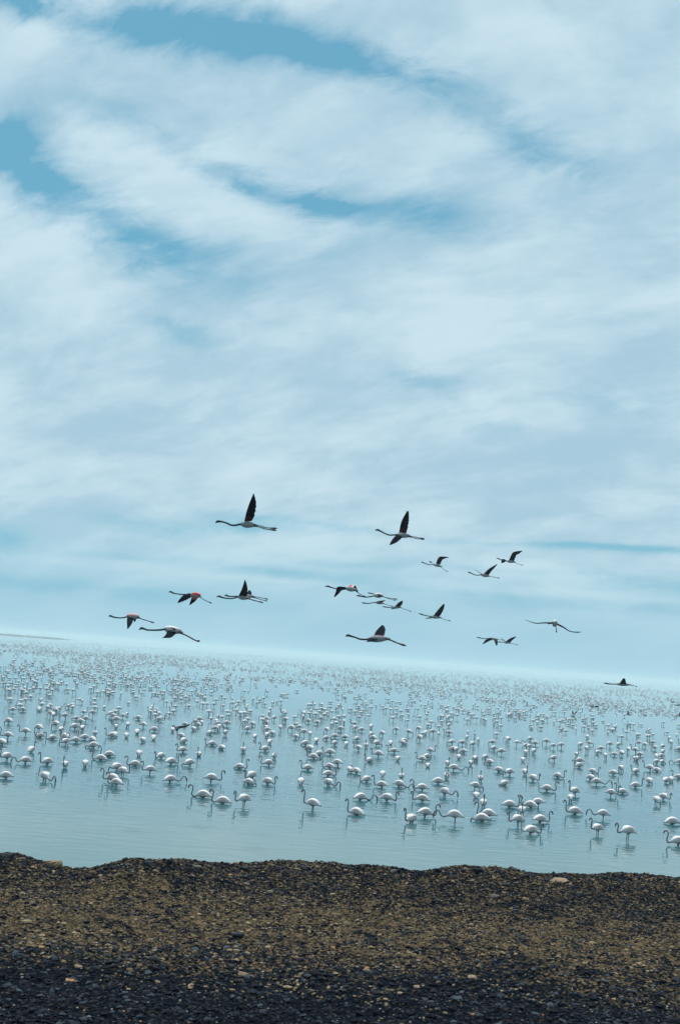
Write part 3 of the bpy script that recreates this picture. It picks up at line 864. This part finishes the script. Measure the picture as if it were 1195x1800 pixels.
# ------------------------------------------------------------------ flying flamingos
def fly(name, label, org, sc_, neck, body, legs, wings, ppm=None, white_back=False, bh=.085, ref=(0, 1, 0)):
    px = lambda p: (org[0] + p[0] / sc_, org[1] + p[1] / sc_)
    xs_ = [px(p)[0] for p in neck] + [px(p)[0] for l in legs for p in l]
    if ppm is None: ppm = (max(xs_) - min(xs_)) / 1.45
    D = F / ppm
    def W(p, dz=0.0):
        x, y = px(p); return np.array(at(x, y, D + dz))
    a = Acc()
    b0, b1 = np.array(body[0], float), np.array(body[1], float)
    # spine: bill tip -> neck -> body -> tail, as one tube
    pts, rw, rh, col = [], [], [], []
    nn_ = len(neck)
    for i, p in enumerate(neck):
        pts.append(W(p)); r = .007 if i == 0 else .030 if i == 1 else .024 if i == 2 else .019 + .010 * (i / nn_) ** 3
        rw.append(r); rh.append(r); col.append(BLACK if i == 0 else NECKF_SHADED)
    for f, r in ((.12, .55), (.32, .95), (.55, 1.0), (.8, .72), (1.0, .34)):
        pts.append(W(b0 + (b1 - b0) * f)); rw.append(bh * 1.12 * r); rh.append(bh * r); col.append(BODYF_SHADED)
    pts.append(W(b1 + (b1 - b0) * .12)); rw.append(.012); rh.append(.008); col.append(BODYF_SHADED)
    A_ = catmull(np.column_stack([np.array(pts), rw, rh, np.array(col)]), 48)
    V, Q, T = loft(A_[:, :3], np.maximum(A_[:, 3], .004), np.maximum(A_[:, 4], .004), 10, tuple(ray(*px(body[0]))))
    C = np.clip(A_[:, 5:8], 0, 1)
    a.add(V, Q, T, np.vstack([np.repeat(C, 10, axis=0), C[0], C[-1]]))
    for li, l in enumerate(legs):
        dzl = .03 * (1 if li else -1)
        P = catmull([W(q, dzl) for q in l], 14); rr = np.full(14, .0125); rr[:3] = (.034, .026, .018); rr[11:] = (.020, .026, .010); rr[7] = .015
        V, Q, T = loft(P, rr, rr, 6, tuple(ray(*px(l[0])))); a.add(V, Q, T, LEG)
    for wg in wings:
        L, Tr, side, pink = wg[:4]; span = wg[4] if len(wg) > 4 else .72
        L = np.array(L, float); Tr = np.array(Tr, float)
        st = 15; Ls = catmull(L, st); Ts = catmull(Tr, st)
        seg_ = np.linalg.norm(np.diff(Ls, axis=0), axis=1).sum() / sc_ / ppm
        dep = math.sqrt(max(0, span ** 2 - seg_ ** 2)) * side
        rows_ = []
        nc = 7
        for i in range(st):
            f = i / (st - 1); dz = dep * f + .05 * side
            lp = Ls[i]; tp = Ts[i].copy()
            if i % 2 and f > .35: tp = tp + (lp - tp) * 0.10        # feather notches
            ch = np.linalg.norm(tp - lp) / sc_ / ppm
            cd_ = math.sqrt(max(0, (.20 * (1 - f * .75)) ** 2 - ch ** 2)) * .6 * -side
            p0, p1 = W(lp, dz), W(tp, dz + cd_)
            rows_.append([p0 + (p1 - p0) * (j / (nc - 1)) for j in range(nc)])
        G = np.array(rows_)                       # st, nc, 3
        nrm = np.cross(G[-1, 0] - G[0, 0], G[0, -1] - G[0, 0]); nrm /= (np.linalg.norm(nrm) + 1e-9)
        cam_dir = np.array(ray(*px(L[0])))
        prof = np.array([.5, 1, .85, .6, .4, .22, .1]) * .012
        camb = np.array([0, .5, .8, .9, .7, .4, 0]) * .022
        fs = np.linspace(1, .35, st)
        up_ = G + nrm * ((prof + camb)[None, :, None] * fs[:, None, None]); dn = G + nrm * ((camb - prof)[None, :, None] * fs[:, None, None])
        VV_ = np.vstack([up_.reshape(-1, 3), dn.reshape(-1, 3)]); n_ = st * nc
        Qs = []
        for i in range(st - 1):
            for j in range(nc - 1):
                q = [i * nc + j, i * nc + j + 1, (i + 1) * nc + j + 1, (i + 1) * nc + j]
                Qs.append(q); Qs.append([k + n_ for k in q[::-1]])
            for j in (0, nc - 1):
                q = [i * nc + j, (i + 1) * nc + j, (i + 1) * nc + j + n_, i * nc + j + n_]; Qs.append(q if j == 0 else q[::-1])
        for i in (0, st - 1):
            for j in range(nc - 1):
                q = [i * nc + j, i * nc + j + 1, i * nc + j + 1 + n_, i * nc + j + n_]; Qs.append(q[::-1] if i == 0 else q)
        Cw = np.zeros((st, nc, 3)); Cw[:] = FLY
        for i in range(st):
            f = i / (st - 1)
            for j in range(nc):
                g_ = j / (nc - 1)
                if pink == 1 and f < .20: Cw[i, j] = (.07, .008, .018)         # wine coloured underwing lining near the body
                elif pink == 2 and f < .48 - .1 * g_: Cw[i, j] = CORAL if f > .12 else PINKW
                elif pink == 3 and f < .4: Cw[i, j] = (.75, .45, .42) if g_ > .4 else CORAL
        Cw = Cw.reshape(-1, 3)
        a.add(VV_, np.array(Qs), None, np.vstack([Cw, Cw]))
    if white_back:
        fr = ((.35, .02), (.55, .075), (.8, .07), (1.05, .02)) if white_back == 'coral' else ((.02, .02), (.3, .075), (.6, .075), (1.0, .02))
        P = catmull([np.append(W(b0 + (b1 - b0) * f) + np.array((0, -.03, .045)), r) for f, r in fr], 10)
        V, Q, T = loft(P[:, :3], P[:, 3] * .9, P[:, 3] * .8, 8, tuple(ray(*px(body[0]))))
        cc = np.tile((.70, .12, .10) if white_back == 'coral' else (.70, .38, .36) if white_back == 'pink' else (.74, .68, .68), (len(V), 1))
        a.add(V, Q, T, cc)
    # origin at the bird's own body
    me_ = None
    V, Q, T, C = a.arrays(); o0 = W(b0 + (b1 - b0) * .5)
    me_ = np_mesh(name, V - o0, [f for f in (Q, T) if len(f)], C, [m_bird])
    o = link(name, me_, o0); tag(o, label, 'flamingo', 'flamingos flying over the lake')
    return o
NECKF_SHADED = (.035, .045, .055); BODYF_SHADED = (.24, .25, .26)  # fliers: dark of the backlit silhouette painted into neck and body colour
R1, S1 = (370, 860), 9.192; R2, S2 = (290, 1010), 6.289; R3, S3 = (185, 1070), 6.639; R4, S4 = (650, 890), 7.967
R5, S5 = (560, 1015), 7.029; R6, S6 = (600, 1055), 5.975; R7, S7 = (815, 960), 10.864; R8, S8 = (830, 1080), 5.975
R9, S9 = (980, 1180), 5.558; RA_, SA = (980, 1230), 9.192; RB, SB = (1080, 1180), 10.391
FN = 'flying_flamingo'
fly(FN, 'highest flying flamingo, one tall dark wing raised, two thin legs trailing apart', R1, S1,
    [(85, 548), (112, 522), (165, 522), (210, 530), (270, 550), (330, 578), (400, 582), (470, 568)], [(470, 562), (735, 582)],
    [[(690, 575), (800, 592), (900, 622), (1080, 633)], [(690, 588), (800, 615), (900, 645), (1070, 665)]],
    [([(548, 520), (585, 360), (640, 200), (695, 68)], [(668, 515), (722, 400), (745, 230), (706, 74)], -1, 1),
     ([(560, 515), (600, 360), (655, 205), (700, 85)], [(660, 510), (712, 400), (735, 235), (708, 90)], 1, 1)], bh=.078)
fly(FN, 'flying flamingo with black wings swept down and a coral red back', R2, S2,
    [(40, 195), (66, 190), (96, 205), (135, 213), (190, 220), (250, 220)], [(240, 220), (390, 238)],
    [[(370, 238), (440, 282), (520, 318)]],
    [([(270, 205), (200, 232), (138, 305)], [(305, 238), (245, 280), (150, 316)], -1, 0), ([(300, 205), (292, 265), (270, 332)], [(385, 232), (345, 290), (284, 335)], 1, 2)], bh=.075, white_back='coral')
fly(FN, 'flying flamingo with one dark wing straight up, nearer of an overlapping pair at left', R2, S2,
    [(568, 248), (600, 240), (640, 255), (720, 265), (770, 258), (805, 248)], [(800, 246), (930, 262)],
    [[(905, 260), (990, 285), (1088, 311)], [(905, 262), (985, 287), (1070, 306)]],
    [([(815, 235), (850, 160), (883, 58)], [(905, 242), (918, 160), (892, 64)], -1, 0), ([(830, 235), (862, 160), (890, 75)], [(905, 240), (915, 160), (898, 80)], 1, 0)], bh=.075)
fly(FN, 'flying flamingo mostly hidden behind its partner, showing a second head and legs', R2, S2,
    [(655, 232), (680, 230), (706, 240), (760, 241), (830, 240), (870, 238)], [(865, 236), (985, 244)],
    [[(960, 240), (1050, 255), (1142, 273)], [(960, 245), (1060, 276), (1132, 293)]],
    [([(900, 232), (912, 200), (925, 172)], [(955, 235), (962, 205), (946, 174)], 1, 0)], bh=.06)
fly(FN, 'leftmost flying flamingo, wings beaten down under a pale pink shoulder', R3, S3,
    [(40, 92), (62, 83), (102, 98), (170, 107), (220, 103), (262, 92)], [(250, 92), (395, 100)],
    [[(380, 104), (450, 125), (575, 166)], [(380, 106), (450, 128), (565, 162)]],
    [([(258, 105), (256, 170), (260, 236)], [(335, 105), (320, 170), (270, 236)], -1, 0), ([(310, 62), (325, 105), (338, 150)], [(392, 72), (375, 110), (352, 152)], 1, 3)], bh=.08, white_back='pink')
fly(FN, 'lowest flamingo of the left flyers, white back with a coral stripe', R3, S3,
    [(398, 248), (422, 228), (458, 235), (495, 248), (570, 250), (640, 248), (700, 240)], [(690, 242), (890, 272)],
    [[(850, 268), (950, 310), (1050, 365), (1108, 378)], [(850, 272), (950, 316), (1050, 370), (1098, 382)]],
    [([(725, 265), (705, 308), (664, 346)], [(835, 275), (780, 335), (690, 343)], -1, 0), ([(735, 222), (775, 222), (815, 236)], [(728, 250), (775, 252), (825, 248)], -1, 2, .2)], white_back=True, bh=.082)
fly(FN, 'flying flamingo with one wing up and one down like a blade', R4, S4,
    [(75, 345), (102, 328), (152, 350), (210, 380), (270, 402), (360, 400)], [(352, 396), (565, 418)],
    [[(530, 412), (620, 428), (765, 456)], [(530, 420), (640, 450), (760, 463)]],
    [([(405, 375), (440, 215), (520, 62)], [(508, 378), (548, 220), (546, 72)], 1, 1), ([(365, 405), (310, 468), (270, 540)], [(460, 425), (385, 502), (290, 543)], -1, 0)], bh=.078)
fly(FN, 'small flying flamingo with angled wing bent back, right of the blade winged one', R4, S4,
    [(710, 785), (732, 782), (772, 800), (830, 818), (885, 814)], [(880, 815), (1000, 842)],
    [[(980, 838), (1030, 880), (1092, 916)]],
    [([(922, 800), (965, 712), (1040, 704), (1102, 712)], [(978, 822), (1012, 756), (1060, 730), (1103, 720)], -1, 0), ([(892, 806), (858, 776), (826, 764)], [(905, 812), (876, 794), (836, 788)], 1, 0)], bh=.075)
fly(FN, 'flying flamingo with spread wings drooping at both ends and a pink patch', R5, S5,
    [(75, 115), (110, 108), (150, 122), (200, 135), (250, 147), (300, 142), (335, 132)], [(325, 134), (470, 156)],
    [[(455, 160), (490, 195), (530, 215), (588, 242)]],
    [([(330, 118), (235, 116), (212, 180), (187, 240)], [(345, 150), (292, 160), (250, 202), (206, 241)], -1, 0), ([(360, 122), (402, 92), (440, 130), (472, 182)], [(410, 152), (448, 100), (474, 140), (490, 190)], 1, 3)], bh=.085)
fly(FN, 'small flying flamingo with pale pink back, wings level, in the tight middle string', R5, S5,
    [(465, 232), (490, 225), (530, 235), (590, 243), (640, 236), (690, 228)], [(680, 228), (790, 232)],
    [[(770, 230), (850, 252), (972, 270)]],
    [([(700, 215), (735, 208), (770, 222)], [(720, 240), (745, 242), (775, 236)], -1, 3, .3)], white_back=True, bh=.065)
fly(FN, 'flying flamingo half hidden behind the pale backed one in the middle string', R5, S5,
    [(602, 190), (626, 194), (670, 202), (705, 212)], [(700, 214), (790, 228)],
    [[(775, 232), (850, 258), (955, 286)]],
    [([(710, 215), (740, 218), (765, 226)], [(720, 228), (745, 232), (770, 234)], 1, 0, .3)], ppm=36, bh=.05)
fly(FN, 'flying flamingo with a thin flat wing, lower left in the middle string', R5, S5,
    [(525, 312), (552, 315), (600, 322), (650, 316), (700, 308)], [(690, 308), (800, 320)],
    [[(780, 318), (850, 340), (918, 358)]],
    [([(715, 298), (770, 289), (816, 281)], [(772, 312), (800, 300), (823, 290)], -1, 0), ([(715, 300), (740, 296), (770, 294)], [(750, 308), (765, 304), (782, 300)], 1, 0)], bh=.065)
fly(FN, 'flying flamingo with short dark wing up, last of the middle string', R5, S5,
    [(785, 362), (812, 362), (850, 370), (910, 370)], [(900, 372), (1012, 368)],
    [[(990, 366), (1060, 392), (1147, 423)]],
    [([(940, 362), (985, 312), (1030, 287)], [(1000, 366), (1034, 330), (1040, 294)], -1, 0), ([(945, 370), (915, 378), (886, 389)], [(975, 382), (935, 390), (900, 393)], 1, 0)], bh=.07)
fly(FN, 'flying flamingo with one slim wing slanting up, just right of the middle string', R6, S6,
    [(808, 140), (830, 145), (870, 158), (930, 170)], [(925, 172), (1040, 182)],
    [[(1020, 180), (1080, 202), (1146, 218)]],
    [([(965, 162), (1018, 95), (1070, 38)], [(1025, 175), (1068, 112), (1084, 46)], -1, 0), ([(950, 174), (915, 182), (880, 193)], [(985, 188), (940, 191), (892, 196)], 1, 0)], bh=.075)
fly(FN, 'large flying flamingo low in the middle with ragged wing tip raised', R6, S6,
    [(42, 382), (66, 370), (104, 379), (150, 392), (200, 410), (275, 412)], [(268, 408), (490, 404)],
    [[(455, 402), (520, 418), (580, 445), (678, 479)], [(455, 408), (520, 424), (580, 450), (668, 480)]],
    [([(335, 385), (368, 320), (425, 260)], [(440, 385), (466, 315), (446, 266)], 1, 1), ([(290, 405), (272, 425), (260, 440)], [(390, 410), (345, 433), (300, 439)], -1, 0)], bh=.085)
fly(FN, 'flying flamingo with bent wing raised high and the other half hiding its neck', R7, S7,
    [(612, 235), (650, 235), (700, 258), (760, 280), (815, 286)], [(805, 286), (975, 302)],
    [[(945, 300), (1030, 338), (1126, 369)]],
    [([(855, 275), (925, 130), (1010, 97), (1117, 87)], [(950, 288), (1002, 178), (1050, 150), (1112, 100)], -1, 0), ([(815, 278), (765, 248), (718, 248)], [(800, 288), (752, 322), (708, 323)], 1, 0)], bh=.08)
fly(FN, 'flying flamingo with narrow wing slanting up to the right over its back', R7, S7,
    [(70, 505), (100, 502), (142, 520), (200, 545), (260, 556), (325, 548)], [(318, 546), (485, 572)],
    [[(455, 568), (560, 590), (682, 611)]],
    [([(365, 540), (478, 432), (636, 338)], [(468, 552), (545, 462), (634, 358)], -1, 0), ([(335, 535), (268, 490), (204, 452)], [(350, 538), (274, 495), (226, 468)], 1, 0)], bh=.08)
fly(FN, 'white backed flamingo flying away with both wings spread thin and level', R8, S8,
    [(792, 100), (804, 94), (822, 92), (842, 92)], [(838, 88), (890, 104)],
    [[(872, 110), (878, 150), (881, 190)]],
    [([(850, 84), (760, 84), (660, 88), (545, 54)], [(855, 98), (760, 92), (668, 96), (612, 78)], -1, 0, .3), ([(885, 92), (960, 132), (1030, 176), (1142, 184)], [(890, 112), (955, 144), (1025, 182), (1092, 194)], 1, 0, .3)],
    ppm=60, white_back=True, bh=.10)
fly(FN, 'small flying flamingo with drooping wings and coral patch, left of the low right pair', R8, S8,
    [(40, 243), (64, 243), (92, 250), (130, 255), (160, 254)], [(152, 253), (262, 260)],
    [[(250, 260), (285, 265), (325, 269)]],
    [([(195, 243), (142, 264), (104, 312)], [(215, 262), (168, 286), (112, 313)], -1, 0), ([(215, 252), (232, 285), (248, 326)], [(262, 262), (266, 300), (260, 326)], 1, 2)], bh=.07)
fly(FN, 'small flying flamingo with wings held in a V, right of the low right pair', R8, S8,
    [(258, 290), (275, 289), (300, 290), (330, 293)], [(325, 292), (400, 299)],
    [[(385, 298), (430, 310), (477, 320)]],
    [([(340, 290), (398, 250), (456, 230)], [(390, 297), (427, 266), (458, 239)], -1, 0), ([(340, 288), (312, 260), (287, 236)], [(352, 289), (322, 262), (297, 242)], 1, 0)], ppm=30, bh=.07)
fly(FN, 'dark flamingo skimming the horizon at right with one wing up', R9, S9,
    [(445, 114), (466, 117), (510, 124), (570, 126)], [(560, 124), (705, 132)],
    [[(680, 131), (735, 140), (772, 151)]],
    [([(598, 124), (622, 88), (636, 68)], [(668, 128), (664, 98), (656, 72)], -1, 0), ([(604, 122), (626, 92), (640, 74)], [(660, 126), (656, 100), (652, 80)], 1, 0)], bh=.07)
fly(FN, 'flamingo landing over the flock with wings in a dark V and pink lining', RA_, SA,
    [(205, 242), (215, 240), (225, 239), (235, 238)], [(228, 236), (275, 244)], [[(265, 242), (285, 262), (300, 280)]],
    [([(228, 240), (228, 205), (232, 170)], [(256, 238), (252, 205), (246, 178)], -1, 1), ([(245, 238), (276, 205), (312, 176)], [(270, 240), (300, 214), (316, 190)], 1, 3)], ppm=13, bh=.1)
fly(FN, 'dark flamingo gliding low over the flock with wings stretched flat', RA_, SA,
    [(560, 60), (562, 75), (566, 90), (572, 105)], [(570, 104), (590, 118)], [[(580, 115), (585, 130), (588, 145)]],
    [([(570, 108), (535, 98), (494, 92)], [(568, 122), (532, 112), (505, 104)], -1, 0), ([(585, 108), (625, 98), (668, 104)], [(588, 124), (625, 124), (655, 120)], 1, 0)], ppm=13, bh=.09)
fly(FN, 'flamingo taking off over the flock with a red lined wing raised', RA_, SA,
    [(1050, 248), (1065, 247), (1085, 245), (1100, 243)], [(1095, 240), (1170, 240)], [[(1160, 240), (1190, 238), (1220, 245)]],
    [([(1112, 240), (1118, 205), (1126, 176)], [(1150, 240), (1146, 208), (1138, 180)], -1, 3), ([(1110, 242), (1135, 250), (1160, 256)], [(1140, 236), (1160, 240), (1185, 245)], 1, 0)], ppm=13, bh=.09)
fly(FN, 'dark flamingo low over the flock near the right edge, upper of three', RB, SB,
    [(1000, 530), (1012, 538), (1028, 548), (1045, 556)], [(1040, 556), (1095, 562)], [[(1085, 560), (1140, 574), (1190, 584)]],
    [([(1045, 556), (1030, 560), (1022, 566)], [(1080, 566), (1062, 574), (1050, 576)], -1, 0)], ppm=15, bh=.09)
fly(FN, 'pinkish flamingo low over the flock at the right edge, middle of three', RB, SB,
    [(1030, 598), (1045, 600), (1065, 606), (1085, 612)], [(1080, 612), (1160, 626)], [[(1150, 624), (1180, 630), (1215, 636)]],
    [([(1100, 614), (1135, 610), (1185, 600)], [(1140, 628), (1165, 624), (1200, 612)], -1, 3)], ppm=15, bh=.07)
fly(FN, 'dark flamingo cut by the right edge, lowest of three over the flock', RB, SB,
    [(1120, 806), (1130, 804), (1140, 802), (1152, 800)], [(1148, 796), (1215, 796)], [[(1210, 796), (1240, 802), (1270, 810)]],
    [([(1160, 800), (1172, 770), (1195, 725)], [(1205, 800), (1210, 770), (1212, 730)], -1, 3), ([(1158, 800), (1165, 820), (1180, 835)], [(1200, 800), (1205, 820), (1205, 835)], 1, 0)], ppm=15, bh=.09)
fly('flapping_flamingo', 'standing flamingo flapping one long dark wing to the right above the flock', (200, 1260), 5.975,
    [(618, 110), (622, 98), (632, 92), (640, 100)], [(640, 108), (694, 122)], [[(665, 125), (664, 160), (668, 192)], [(672, 125), (674, 160), (672, 190)]],
    [([(672, 100), (742, 94), (808, 76)], [(684, 122), (745, 114), (802, 88)], -1, 0), ([(655, 108), (650, 130), (655, 150)], [(690, 120), (680, 140), (668, 152)], 1, 0, .3)], ppm=34, bh=.09)

# ------------------------------------------------------------------ haze
m_h = bpy.data.materials.new('haze'); m_h.use_nodes = True; t_ = m_h.node_tree; t_.nodes.clear()
pv = t_.nodes.new('ShaderNodeVolumePrincipled'); pv.inputs['Density'].default_value = 0.0004
pv.inputs['Color'].default_value = (0.80, 0.97, 1.0, 1); pv.inputs['Anisotropy'].default_value = 0.0
ou = t_.nodes.new('ShaderNodeOutputMaterial'); t_.links.new(pv.outputs[0], ou.inputs['Volume'])
z0, z1 = -2.4, 14.0; xa, ya, yb = 6100, -80, 7700
V = np.array([(-xa, ya, z0), (xa, ya, z0), (xa, yb, z0), (-xa, yb, z0), (-xa, ya, z1), (xa, ya, z1), (xa, yb, z1), (-xa, yb, z1)], float)
Qh = np.array([(0, 3, 2, 1), (4, 5, 6, 7), (0, 1, 5, 4), (1, 2, 6, 5), (2, 3, 7, 6), (3, 0, 4, 7)])
hz = link('haze', np_mesh('haze', V, [Qh], None, [m_h], False)); tag(hz, 'pale blue haze lying over the whole lake', 'haze', kind='stuff')
